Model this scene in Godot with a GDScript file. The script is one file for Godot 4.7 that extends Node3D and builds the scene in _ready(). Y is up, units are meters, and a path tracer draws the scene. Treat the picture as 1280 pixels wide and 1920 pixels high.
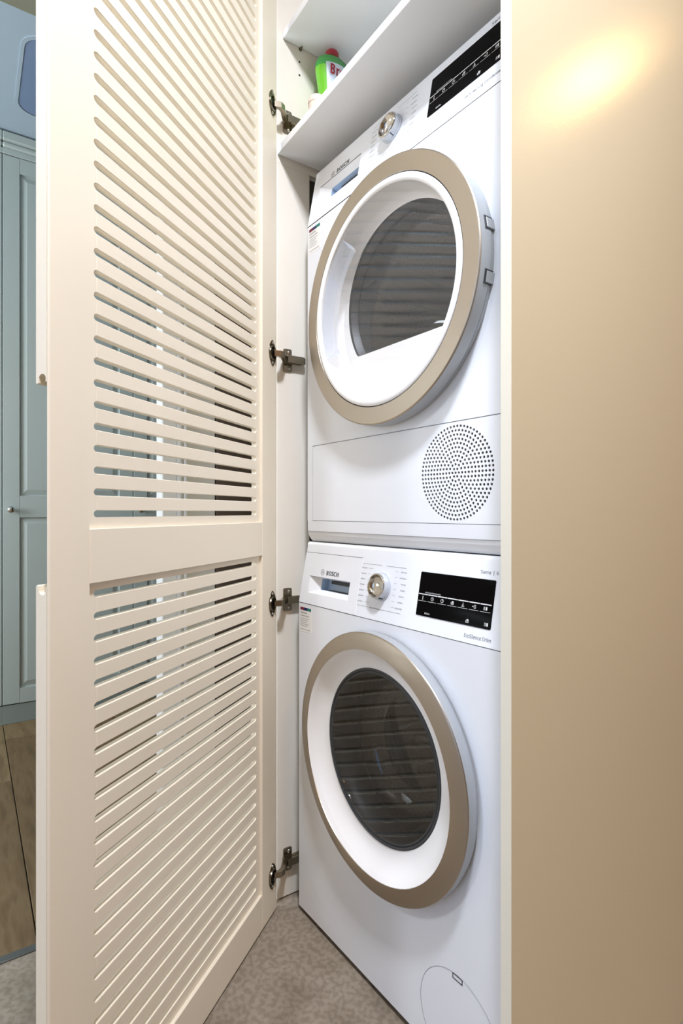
extends Node3D
# World: x runs along the cabinet front, y up, z out of the cabinet. The niche's left inner face is x = 0, its front edge z = 0, the floor y = 0.

const DOOR_TURN := 127.99      # the open louvre door, local x runs from its free edge back to the hinge
const SKEW := 2.287            # the two machines stand slightly askew in their niche
const TILT := -10.76           # lean of the control fascias

var frame := Transform3D()     # every helper below draws in this frame
var taken := {}
var m := {}


func _ready() -> void:
	view_and_light()
	materials()
	room()
	left_room()
	cabinet()
	shelves()
	washing_machine()
	tumble_dryer()
	small_things()


# ------------------------------------------------------------------ camera, sky, lamps
func view_and_light() -> void:
	var cam := Camera3D.new()
	cam.name = "camera"
	cam.position = Vector3(1.1773, 0.918, 0.6034)
	cam.rotation_degrees = Vector3(0, 56.26, 0)
	cam.keep_aspect = Camera3D.KEEP_HEIGHT
	cam.fov = 85.15
	cam.near = 0.02
	cam.current = true
	add_child(cam)
	var e := Environment.new()
	e.background_mode = Environment.BG_SKY
	var sm := ProceduralSkyMaterial.new()
	sm.sky_top_color = Color(0.42, 0.58, 0.85)
	sm.sky_horizon_color = Color(0.75, 0.84, 0.95)
	sm.ground_bottom_color = Color(0.3, 0.3, 0.3)
	sm.ground_horizon_color = Color(0.6, 0.65, 0.7)
	var sky := Sky.new()
	sky.sky_material = sm
	e.sky = sky
	e.tonemap_mode = Environment.TONE_MAPPER_LINEAR
	e.tonemap_exposure = 0.68
	e.sdfgi_enabled = true
	e.ssao_enabled = true
	e.ssil_enabled = true
	var w := WorldEnvironment.new()
	w.name = "world_environment"
	w.environment = e
	add_child(w)
	# daylight through the two windows outside the frame
	area("window_daylight_hall", Vector3(1.3, 1.45, 2.93), Vector3(0, 0, 0), Vector2(1.2, 1.6), Color(0.56, 0.76, 1.0), 1.8)
	area("window_daylight_room", Vector3(-1.0, 1.5, 2.43), Vector3(0, 0, 0), Vector2(1.0, 1.3), Color(0.91, 0.95, 0.98), 10.2)
	# ceiling lamps of the hall
	for l in LAMPS:
		area("ceiling_lamp_light", l[0] - Vector3(0, 0.012, 0), Vector3(-90, 0, 0), Vector2(0.20, 0.20), l[1], l[2])


const LAMPS := [
	[Vector3(1.20, 2.548, 0.48), Color(0.92, 0.945, 1.0), 8.4],
	[Vector3(1.42, 2.548, -1.33), Color(1.0, 0.80, 0.50), 0.65],
	[Vector3(2.30, 2.548, 0.32), Color(1.0, 0.75, 0.38), 1.4],
	[Vector3(0.50, 2.548, 2.30), Color(0.90, 0.94, 1.0), 3.8],
]


func area(called: String, at: Vector3, turn: Vector3, size: Vector2, c: Color, energy: float) -> void:
	var l := AreaLight3D.new()
	l.name = called
	l.position = at
	l.rotation_degrees = turn
	l.area_size = size
	l.area_normalize_energy = true
	l.light_color = c
	l.light_energy = energy
	l.area_range = 12.0
	l.area_attenuation = 2.0
	l.shadow_enabled = true
	add_child(l, true)


# ------------------------------------------------------------------ materials
func mat(c: Color, rough := 0.5, metal := 0.0, spec := 0.5) -> StandardMaterial3D:
	var s := StandardMaterial3D.new()
	s.albedo_color = c
	s.roughness = rough
	s.metallic = metal
	s.metallic_specular = spec
	return s


func c8(r: float, g: float, b: float) -> Color:
	return Color(r / 255.0, g / 255.0, b / 255.0)


func noise(freq: float, seed_at: int, octaves := 4) -> FastNoiseLite:
	var n := FastNoiseLite.new()
	n.seed = seed_at
	n.frequency = freq
	n.fractal_octaves = octaves
	return n


func tex(n: FastNoiseLite, colors: Array, offsets: Array, size := 512) -> NoiseTexture2D:
	var g := Gradient.new()
	var pc := PackedColorArray()
	for c in colors:
		pc.append(c)
	g.offsets = PackedFloat32Array(offsets)
	g.colors = pc
	var t := NoiseTexture2D.new()
	t.width = size
	t.height = size
	t.seamless = true
	t.noise = n
	t.color_ramp = g
	return t


func bumps(n: FastNoiseLite, strength: float, size := 512) -> NoiseTexture2D:
	var t := NoiseTexture2D.new()
	t.width = size
	t.height = size
	t.seamless = true
	t.as_normal_map = true
	t.bump_strength = strength
	t.noise = n
	return t


func triplanar(s: StandardMaterial3D, scale: Vector3) -> StandardMaterial3D:
	s.uv1_triplanar = true
	s.uv1_world_triplanar = true
	s.uv1_scale = scale
	return s


func pane(c: Color, alpha: float, rough := 0.03) -> StandardMaterial3D:
	var s := mat(Color(c.r, c.g, c.b, alpha), rough)
	s.transparency = BaseMaterial3D.TRANSPARENCY_ALPHA
	s.cull_mode = BaseMaterial3D.CULL_DISABLED
	return s


func materials() -> void:
	m.paint = mat(c8(240, 229, 208), 0.33, 0.0, 0.45)
	m.gable = mat(c8(232, 217, 184), 0.21, 0.0, 0.5)
	m.inner_white = mat(c8(242, 243, 244), 0.42)
	m.melamine = mat(c8(232, 225, 212), 0.42)
	m.edge = mat(c8(234, 228, 210), 0.4)
	m.plastic = mat(c8(240, 242, 245), 0.28)
	m.enamel = mat(c8(240, 242, 245), 0.25)
	m.dish = mat(c8(243, 241, 238), 0.33)
	m.silver = mat(c8(178, 168, 154), 0.36, 1.0)
	m.rim = mat(c8(176, 180, 184), 0.35, 0.25)
	m.seam = mat(c8(120, 120, 122), 0.6)
	m.groove = mat(c8(150, 152, 158), 0.6)
	m.dark = mat(c8(22, 23, 24), 0.5)
	m.rubber = mat(c8(52, 54, 56), 0.45)
	m.screen = mat(c8(8, 7, 7), 0.12, 0.0, 0.12)
	m.print_white = mat(c8(228, 228, 226), 0.5)
	m.print_grey = mat(c8(128, 130, 134), 0.6)
	m.print_dark = mat(c8(70, 72, 76), 0.6)
	m.chrome = mat(c8(205, 202, 196), 0.13, 1.0)
	m.knob_ring = mat(c8(205, 210, 218), 0.2, 0.2)
	m.nickel = mat(c8(150, 140, 122), 0.24, 1.0)
	m.nickel_dark = mat(c8(60, 54, 48), 0.35, 0.9)
	m.tray = mat(c8(196, 218, 242), 0.2)
	m.clear = pane(c8(235, 240, 250), 0.02, 0.02)
	m.clear_grip = pane(c8(215, 228, 248), 0.30, 0.12)
	m.bowl = pane(c8(40, 44, 45), 0.30, 0.02)
	m.cover = pane(c8(20, 22, 22), 0.20, 0.02)
	m.inner_glass = pane(c8(90, 96, 100), 0.08, 0.02)
	m.sticker = mat(c8(246, 244, 240), 0.5)
	m.red = mat(c8(120, 22, 48), 0.5)
	m.navy = mat(c8(28, 34, 92), 0.5)
	m.teal = mat(c8(24, 128, 118), 0.5)
	m.wall = mat(c8(226, 220, 208), 0.8)
	m.wall_tan = mat(c8(138, 112, 80), 0.8)
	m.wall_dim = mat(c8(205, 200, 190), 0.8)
	m.ceiling = mat(c8(238, 236, 232), 0.9)
	m.ceiling_left = mat(c8(166, 182, 194), 0.9)
	m.hatch = mat(c8(120, 138, 168), 0.7)
	m.trim_white = mat(c8(218, 216, 210), 0.45)
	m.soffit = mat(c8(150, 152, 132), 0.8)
	m.sage = mat(c8(180, 190, 187), 0.5)
	m.sage_dark = mat(c8(140, 150, 146), 0.5)
	m.post = mat(c8(74, 60, 46), 0.6)
	m.bottle_green = mat(c8(108, 190, 40), 0.22)
	m.bottle_teal = mat(c8(62, 164, 72), 0.25)
	m.cap_red = mat(c8(158, 30, 48), 0.3)
	m.label_white = mat(c8(214, 226, 238), 0.4)
	m.label_red = mat(c8(168, 34, 52), 0.45)
	m.cream = mat(c8(236, 214, 196), 0.5)
	m.lamp = mat(c8(255, 244, 226), 0.4)
	m.lamp.emission_enabled = true
	m.lamp.emission = c8(255, 236, 208)
	m.lamp.emission_energy_multiplier = 2.0
	m.metal_strip = mat(c8(98, 100, 96), 0.45, 0.5)
	# faint orange peel on sprayed fronts
	for k in ["paint", "gable"]:
		m[k].normal_enabled = true
		m[k].normal_texture = bumps(noise(0.05, 5, 2), 1.2, 256)
		m[k].normal_scale = 0.07
		triplanar(m[k], Vector3.ONE * 9.0)
	# stone-look floor tile
	var f := mat(Color.WHITE, 0.55)
	f.albedo_texture = tex(noise(0.0035, 11, 7), [c8(130, 118, 102), c8(147, 135, 118), c8(154, 142, 126), c8(136, 123, 107)], [0.1, 0.4, 0.6, 0.9], 1024)
	f.detail_enabled = true
	f.detail_blend_mode = BaseMaterial3D.BLEND_MODE_MUL
	f.detail_albedo = tex(noise(0.12, 3, 3), [c8(226, 222, 218), c8(255, 255, 255)], [0.3, 0.62], 512)
	f.normal_enabled = true
	f.normal_texture = bumps(noise(0.05, 21, 4), 2.0)
	f.normal_scale = 0.25
	m.stone = triplanar(f, Vector3.ONE * 1.1)
	# wood-look planks, three tones
	for i in 3:
		var w := mat([c8(255, 255, 255), c8(226, 220, 214), c8(240, 228, 206)][i], 0.5)
		w.albedo_texture = tex(noise(0.012, 31 + i, 5), [c8(104, 84, 56), c8(122, 99, 67), c8(130, 109, 78), c8(110, 87, 56)], [0.1, 0.4, 0.6, 0.9])
		w.normal_enabled = true
		w.normal_texture = bumps(noise(0.03, 41 + i, 3), 1.5, 256)
		w.normal_scale = 0.3
		m["plank%d" % i] = triplanar(w, Vector3(0.6, 2.0, 3.6))
	# perforated drum steel
	var im := Image.create(128, 128, false, Image.FORMAT_RGB8)
	im.fill(c8(150, 146, 138))
	for y in 128:
		for x in 128:
			var q := Vector2(fmod(x + (16.0 if (y / 32) % 2 == 1 else 0.0), 32.0) - 16.0, y % 32 - 16.0)
			if q.length() < 6.0:
				im.set_pixel(x, y, c8(12, 12, 12))
			elif q.length() < 8.0:
				im.set_pixel(x, y, c8(214, 210, 200))
	var d := mat(Color.WHITE, 0.3, 0.8)
	d.albedo_texture = ImageTexture.create_from_image(im)
	m.drum = d
	m.drum_dark = d.duplicate()
	m.drum_dark.albedo_color = c8(120, 116, 104)
	m.drum.albedo_color = c8(128, 118, 104)


# ------------------------------------------------------------------ mesh helpers
func begin() -> SurfaceTool:
	var st := SurfaceTool.new()
	st.begin(Mesh.PRIMITIVE_TRIANGLES)
	return st


func tri3(st: SurfaceTool, p: Array, n: Array, uv: Array = []) -> void:
	var order := [0, 1, 2]
	var g: Vector3 = (p[1] - p[0]).cross(p[2] - p[0])
	if g.length_squared() < 1e-18:
		return
	if g.dot(n[0] + n[1] + n[2]) > 0.0:
		order = [0, 2, 1]
	for i in order:
		st.set_normal((frame.basis * n[i]).normalized())
		st.set_uv(uv[i] if uv.size() else Vector2.ZERO)
		st.add_vertex(frame * p[i])


func tri(st: SurfaceTool, a: Vector3, b: Vector3, c: Vector3, n: Vector3) -> void:
	tri3(st, [a, b, c], [n, n, n])


func quad(st: SurfaceTool, a: Vector3, b: Vector3, c: Vector3, d: Vector3, n: Vector3) -> void:
	tri(st, a, b, c, n)
	tri(st, a, c, d, n)


func quads(st: SurfaceTool, p: Array, n: Array, uv: Array = []) -> void:
	tri3(st, [p[0], p[1], p[2]], [n[0], n[1], n[2]], [uv[0], uv[1], uv[2]] if uv.size() else [])
	tri3(st, [p[0], p[2], p[3]], [n[0], n[2], n[3]], [uv[0], uv[2], uv[3]] if uv.size() else [])


func box(st: SurfaceTool, lo: Vector3, hi: Vector3, bevel := 0.0) -> void:
	var a := Vector3(minf(lo.x, hi.x), minf(lo.y, hi.y), minf(lo.z, hi.z))
	var z := Vector3(maxf(lo.x, hi.x), maxf(lo.y, hi.y), maxf(lo.z, hi.z))
	var b := minf(bevel, 0.49 * minf(z.x - a.x, minf(z.y - a.y, z.z - a.z)))
	var mid := (a + z) / 2
	var half := (z - a) / 2
	for ax in 3:
		var u := (ax + 1) % 3
		var v := (ax + 2) % 3
		for s: float in [-1.0, 1.0]:
			var n := Vector3()
			n[ax] = s
			var q := []
			for k in [[-1, -1], [1, -1], [1, 1], [-1, 1]]:
				var p := mid
				p[ax] += s * half[ax]
				p[u] += k[0] * (half[u] - b)
				p[v] += k[1] * (half[v] - b)
				q.append(p)
			quad(st, q[0], q[1], q[2], q[3], n)
	if b <= 0.0:
		return
	for ax in 3:   # chamfered edges along axis ax
		var u := (ax + 1) % 3
		var v := (ax + 2) % 3
		for su: float in [-1.0, 1.0]:
			for sv: float in [-1.0, 1.0]:
				var n := Vector3()
				n[u] = su
				n[v] = sv
				var q := []
				for k in [[-1, 0], [1, 0], [1, 1], [-1, 1]]:
					var p := mid
					p[ax] += k[0] * (half[ax] - b)
					p[u] += su * (half[u] - (0.0 if k[1] == 0 else b))
					p[v] += sv * (half[v] - (b if k[1] == 0 else 0.0))
					q.append(p)
				quad(st, q[0], q[1], q[2], q[3], n.normalized())
	for sx: float in [-1.0, 1.0]:
		for sy: float in [-1.0, 1.0]:
			for sz: float in [-1.0, 1.0]:
				var s := Vector3(sx, sy, sz)
				var c := mid + s * half
				tri(st, c - Vector3(0, sy * b, sz * b), c - Vector3(sx * b, 0, sz * b), c - Vector3(sx * b, sy * b, 0), s.normalized())


# a profile of (radius, distance along axis) turned about the z axis through at; smooth along the profile
func lathe(st: SurfaceTool, prof: Array, at := Vector3.ZERO, segs := 96, tiles := Vector2(1, 1), from := 0.0, to := TAU) -> void:
	var nn := []
	for i in prof.size():
		var a: Vector2 = prof[maxi(i - 1, 0)]
		var b: Vector2 = prof[mini(i + 1, prof.size() - 1)]
		var t := (b - a).normalized()
		nn.append(Vector2(t.y, -t.x))
	for j in segs:
		var a0 := lerpf(from, to, float(j) / segs)
		var a1 := lerpf(from, to, float(j + 1) / segs)
		for i in prof.size() - 1:
			var p := []
			var n := []
			var uv := []
			for k in [[i, a0, j], [i + 1, a0, j], [i + 1, a1, j + 1], [i, a1, j + 1]]:
				var q: Vector2 = prof[k[0]]
				var d := Vector3(cos(k[1]), sin(k[1]), 0)
				p.append(at + d * q.x + Vector3(0, 0, q.y))
				n.append(d * nn[k[0]].x + Vector3(0, 0, nn[k[0]].y))
				uv.append(Vector2(float(k[2]) / segs * tiles.x, float(k[0]) / (prof.size() - 1) * tiles.y))
			quads(st, p, n, uv)


# straight-edged lathe: every step of the profile keeps its own crease
func turned(st: SurfaceTool, prof: Array, at := Vector3.ZERO, segs := 96) -> void:
	for i in prof.size() - 1:
		lathe(st, [prof[i], prof[i + 1]], at, segs)


# polygon in the xy plane, from z0 to z1
func prism(st: SurfaceTool, poly: PackedVector2Array, z0: float, z1: float, smooth := false) -> void:
	var p := poly
	if Geometry2D.is_polygon_clockwise(p):
		p = p.duplicate()
		p.reverse()
	var idx := Geometry2D.triangulate_polygon(p)
	for i in range(0, idx.size(), 3):
		for z: float in [z0, z1]:
			var n := Vector3(0, 0, 1 if (z == z1) == (z1 > z0) else -1)
			tri(st, Vector3(p[idx[i]].x, p[idx[i]].y, z), Vector3(p[idx[i + 1]].x, p[idx[i + 1]].y, z), Vector3(p[idx[i + 2]].x, p[idx[i + 2]].y, z), n)
	var k := p.size()
	for i in k:
		var a := p[i]
		var b := p[(i + 1) % k]
		var t := (b - a).normalized()
		var nf := Vector3(t.y, -t.x, 0)
		var na := nf
		var nb := nf
		if smooth:
			var ta := (a - p[(i + k - 1) % k]).normalized()
			var tb := (p[(i + 2) % k] - b).normalized()
			na = (nf + Vector3(ta.y, -ta.x, 0)).normalized()
			nb = (nf + Vector3(tb.y, -tb.x, 0)).normalized()
		quads(st, [Vector3(a.x, a.y, z0), Vector3(b.x, b.y, z0), Vector3(b.x, b.y, z1), Vector3(a.x, a.y, z1)], [na, nb, nb, na])


func round_rect(lo: Vector2, hi: Vector2, r: float, n := 6) -> PackedVector2Array:
	var p := PackedVector2Array()
	var cs := [Vector2(hi.x - r, hi.y - r), Vector2(lo.x + r, hi.y - r), Vector2(lo.x + r, lo.y + r), Vector2(hi.x - r, lo.y + r)]
	for i in 4:
		for k in n + 1:
			var a := PI / 2 * (i + float(k) / n)
			p.append(cs[i] + Vector2(cos(a), sin(a)) * r)
	return p


# flat sheet lo..hi at height z with a round hole, split so that it meets the circle
func holed(st: SurfaceTool, lo: Vector2, hi: Vector2, c: Vector2, r: float, z: float, depth := 0.0, n := 128) -> void:
	for i in n:
		var q := []
		for a: float in [TAU * i / n, TAU * (i + 1) / n]:
			var d := Vector2(cos(a), sin(a))
			var t := 1e9
			if absf(d.x) > 1e-9:
				t = minf(t, ((hi.x if d.x > 0 else lo.x) - c.x) / d.x)
			if absf(d.y) > 1e-9:
				t = minf(t, ((hi.y if d.y > 0 else lo.y) - c.y) / d.y)
			q.append([c + d * r, c + d * t])
		var i0: Vector2 = q[0][0]
		var i1: Vector2 = q[1][0]
		var o0: Vector2 = q[0][1]
		var o1: Vector2 = q[1][1]
		quad(st, v3(i0, z), v3(o0, z), v3(o1, z), v3(i1, z), Vector3.BACK)
		if not is_equal_approx(o0.x, o1.x) and not is_equal_approx(o0.y, o1.y):
			var corner := Vector2(hi.x if o0.x + o1.x > 2 * c.x else lo.x, hi.y if o0.y + o1.y > 2 * c.y else lo.y)
			tri(st, v3(o0, z), v3(corner, z), v3(o1, z), Vector3.BACK)
		if depth > 0.0:
			var w := (c - i0).normalized()
			quad(st, v3(i0, z), v3(i1, z), v3(i1, z - depth), v3(i0, z - depth), Vector3(w.x, w.y, 0))


func v3(p: Vector2, z: float) -> Vector3:
	return Vector3(p.x, p.y, z)


func sheet(st: SurfaceTool, x0: float, y0: float, x1: float, y1: float, z: float) -> void:
	quad(st, Vector3(x0, y0, z), Vector3(x1, y0, z), Vector3(x1, y1, z), Vector3(x0, y1, z), Vector3.BACK)


func tube(st: SurfaceTool, pts: Array, r: float, segs := 10) -> void:
	for i in pts.size() - 1:
		var a: Vector3 = pts[i]
		var b: Vector3 = pts[i + 1]
		var t := (b - a).normalized()
		var u := t.cross(Vector3(0.31, 0.87, 0.39)).normalized()
		var v := t.cross(u)
		for k in segs:
			var d0 := u * cos(TAU * k / segs) + v * sin(TAU * k / segs)
			var d1 := u * cos(TAU * (k + 1) / segs) + v * sin(TAU * (k + 1) / segs)
			quads(st, [a + d0 * r, b + d0 * r, b + d1 * r, a + d1 * r], [d0, d0, d1, d1])


func node(called: String, parent: Node = null) -> Node3D:
	var o := Node3D.new()
	o.name = numbered(called, parent)
	(parent if parent else self).add_child(o, true)
	return o


func numbered(called: String, parent: Node = null) -> String:
	var key := called + ("@%d" % parent.get_instance_id() if parent else "")
	taken[key] = taken.get(key, -1) + 1
	return called if taken[key] == 0 else "%s_%03d" % [called, taken[key]]


func put(called: String, st: SurfaceTool, material: Material, parent: Node = null) -> MeshInstance3D:
	var o := MeshInstance3D.new()
	o.name = numbered(called, parent)
	o.mesh = st.commit()
	o.material_override = material
	(parent if parent else self).add_child(o, true)
	return o


func text(called: String, words: String, material: Material, parent: Node, at: Vector3, width: float, height: float, font := "Droid Sans", bold := false) -> MeshInstance3D:
	var t := TextMesh.new()
	var f := SystemFont.new()
	f.font_names = PackedStringArray([font])
	if bold:
		f.font_weight = 700
	t.font = f
	t.text = words
	t.font_size = 32
	t.pixel_size = 0.001
	t.depth = 0.0004
	t.curve_step = 2.0
	var size := t.get_aabb().size
	var o := MeshInstance3D.new()
	o.name = numbered(called, parent)
	o.mesh = t
	o.material_override = material
	var b := Basis().scaled(Vector3(width / maxf(size.x, 1e-4), height / maxf(size.y, 1e-4), 1.0))
	o.transform = frame * Transform3D(b, at)
	parent.add_child(o, true)
	return o


func tag(o: Node, label: String, category: String, group := "") -> void:
	o.set_meta("label", label)
	o.set_meta("category", category)
	if group:
		o.set_meta("group", group)


func structure(o: Node, label: String, category := "") -> void:
	o.set_meta("kind", "structure")
	o.set_meta("label", label)
	o.set_meta("category", category if category else "wall")


func slab(called: String, lo: Vector3, hi: Vector3, material: Material, label: String, category: String, bevel := 0.0) -> MeshInstance3D:
	var st := begin()
	box(st, lo, hi, bevel)
	var o := put(called, st, material)
	structure(o, label, category)
	return o


# ------------------------------------------------------------------ the hall
func room() -> void:
	slab("floor", Vector3(-0.147, -0.1, -2.3), Vector3(3.3, 0.0, 3.1), m.stone, "grey beige stone look tile floor in front of the machines", "floor")
	slab("ceiling", Vector3(-0.3, 2.56, -2.3), Vector3(3.3, 2.7, 3.1), m.ceiling, "plain white ceiling of the hall, above the frame", "ceiling")
	slab("wall_back", Vector3(-0.3, 0, -2.4), Vector3(3.3, 2.6, -2.3), m.wall_tan, "plain wall at the far end of the corridor", "wall")
	slab("wall_right", Vector3(3.2, 0, -2.3), Vector3(3.3, 2.6, 3.1), m.wall_tan, "plain wall on the right of the hall", "wall")
	slab("wall_niche", Vector3(-0.3, 0, -1.0), Vector3(0.70, 2.6, -0.9), m.wall, "wall behind the laundry cabinet", "wall")
	# end wall with the hall window
	var st := begin()
	box(st, Vector3(-0.3, 0, 3.0), Vector3(0.7, 2.6, 3.1))
	box(st, Vector3(1.9, 0, 3.0), Vector3(3.3, 2.6, 3.1))
	box(st, Vector3(0.7, 0, 3.0), Vector3(1.9, 0.65, 3.1))
	box(st, Vector3(0.7, 2.25, 3.0), Vector3(1.9, 2.6, 3.1))
	structure(put("wall_front", st, m.wall), "wall with a window at the near end of the hall")
	window("window_1", Vector3(0.7, 0.65, 3.05), Vector3(1.9, 2.25, 3.05), "hall window at the near end of the hall")
	# wall between the hall and the next room; the doorway runs from z = 0.215 to 1.15 and 2.05 m up
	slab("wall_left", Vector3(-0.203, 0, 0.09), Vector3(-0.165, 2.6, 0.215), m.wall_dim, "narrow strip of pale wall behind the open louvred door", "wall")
	slab("wall_left_near", Vector3(-0.26, 0, 1.15), Vector3(-0.165, 2.6, 3.0), m.wall, "hall wall on the near side of the doorway", "wall")
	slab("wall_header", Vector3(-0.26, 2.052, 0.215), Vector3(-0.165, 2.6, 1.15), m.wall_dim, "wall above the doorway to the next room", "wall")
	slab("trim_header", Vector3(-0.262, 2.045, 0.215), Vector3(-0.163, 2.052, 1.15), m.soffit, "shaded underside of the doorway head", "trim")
	var a := begin()   # moulded door surround: lining, flat, two beads
	box(a, Vector3(-0.205, 0, 0.2145), Vector3(-0.163, 2.05, 0.2235), 0.002)
	box(a, Vector3(-0.166, 0, 0.165), Vector3(-0.155, 2.05, 0.2235), 0.002)
	box(a, Vector3(-0.156, 0, 0.1785), Vector3(-0.149, 2.05, 0.1885), 0.003)
	box(a, Vector3(-0.156, 0, 0.165), Vector3(-0.147, 2.05, 0.1735), 0.003)
	structure(put("trim_1", a, m.trim_white), "white moulded doorway surround seen through the louvres", "trim")
	slab("trim_2", Vector3(-0.26, 0, -0.9), Vector3(-0.155, 2.6, 0.088), m.post, "dark brown timber post beside the laundry cabinet", "trim", 0.003)
	slab("trim_3", Vector3(-0.167, -0.1, -0.9), Vector3(-0.147, 0.003, 3.0), m.metal_strip, "narrow grey threshold strip between the two floors", "trim", 0.001)
	# recessed ceiling lamps, outside the frame but mirrored in the end panel
	for i in LAMPS.size():
		var l := node("ceiling_lamp")
		l.position = LAMPS[i][0]
		var s := begin()
		frame = Transform3D(Basis(Vector3.RIGHT, PI / 2), Vector3.ZERO)
		turned(s, [Vector2(0.0, 0.0), Vector2(0.082, 0.0)], Vector3(0, 0, 0.001), 40)
		put("diffuser", s, m.lamp, l)
		s = begin()
		turned(s, [Vector2(0.082, -0.008), Vector2(0.082, 0.006), Vector2(0.096, 0.004), Vector2(0.096, -0.008)], Vector3.ZERO, 40)
		put("lamp_rim", s, m.trim_white, l)
		frame = Transform3D()
		tag(l, ["round ceiling lamp above the open louvred door, out of frame", "round ceiling lamp mirrored as a soft glow in the cream end panel", "round warm ceiling lamp near the tan side wall, out of frame", "round cool ceiling lamp near the hall window, out of frame"][i], "ceiling lamp", "round ceiling lamps of the hall")


func window(called: String, lo: Vector3, hi: Vector3, label: String) -> void:
	var w := node(called)
	structure(w, label, "window")
	var st := begin()
	for s in [[lo, Vector3(lo.x + 0.05, hi.y, lo.z)], [Vector3(hi.x - 0.05, lo.y, lo.z), hi], [Vector3(lo.x + 0.05, lo.y, lo.z), Vector3(hi.x - 0.05, lo.y + 0.05, lo.z)], [Vector3(lo.x + 0.05, hi.y - 0.05, lo.z), Vector3(hi.x - 0.05, hi.y, lo.z)]]:
		box(st, s[0] - Vector3(0, 0, 0.03), s[1] + Vector3(0, 0, 0.03), 0.004)
	put("window_frame", st, m.trim_white, w)
	st = begin()
	sheet(st, lo.x + 0.05, lo.y + 0.05, hi.x - 0.05, hi.y - 0.05, lo.z)
	put("pane", st, m.clear, w)


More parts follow.
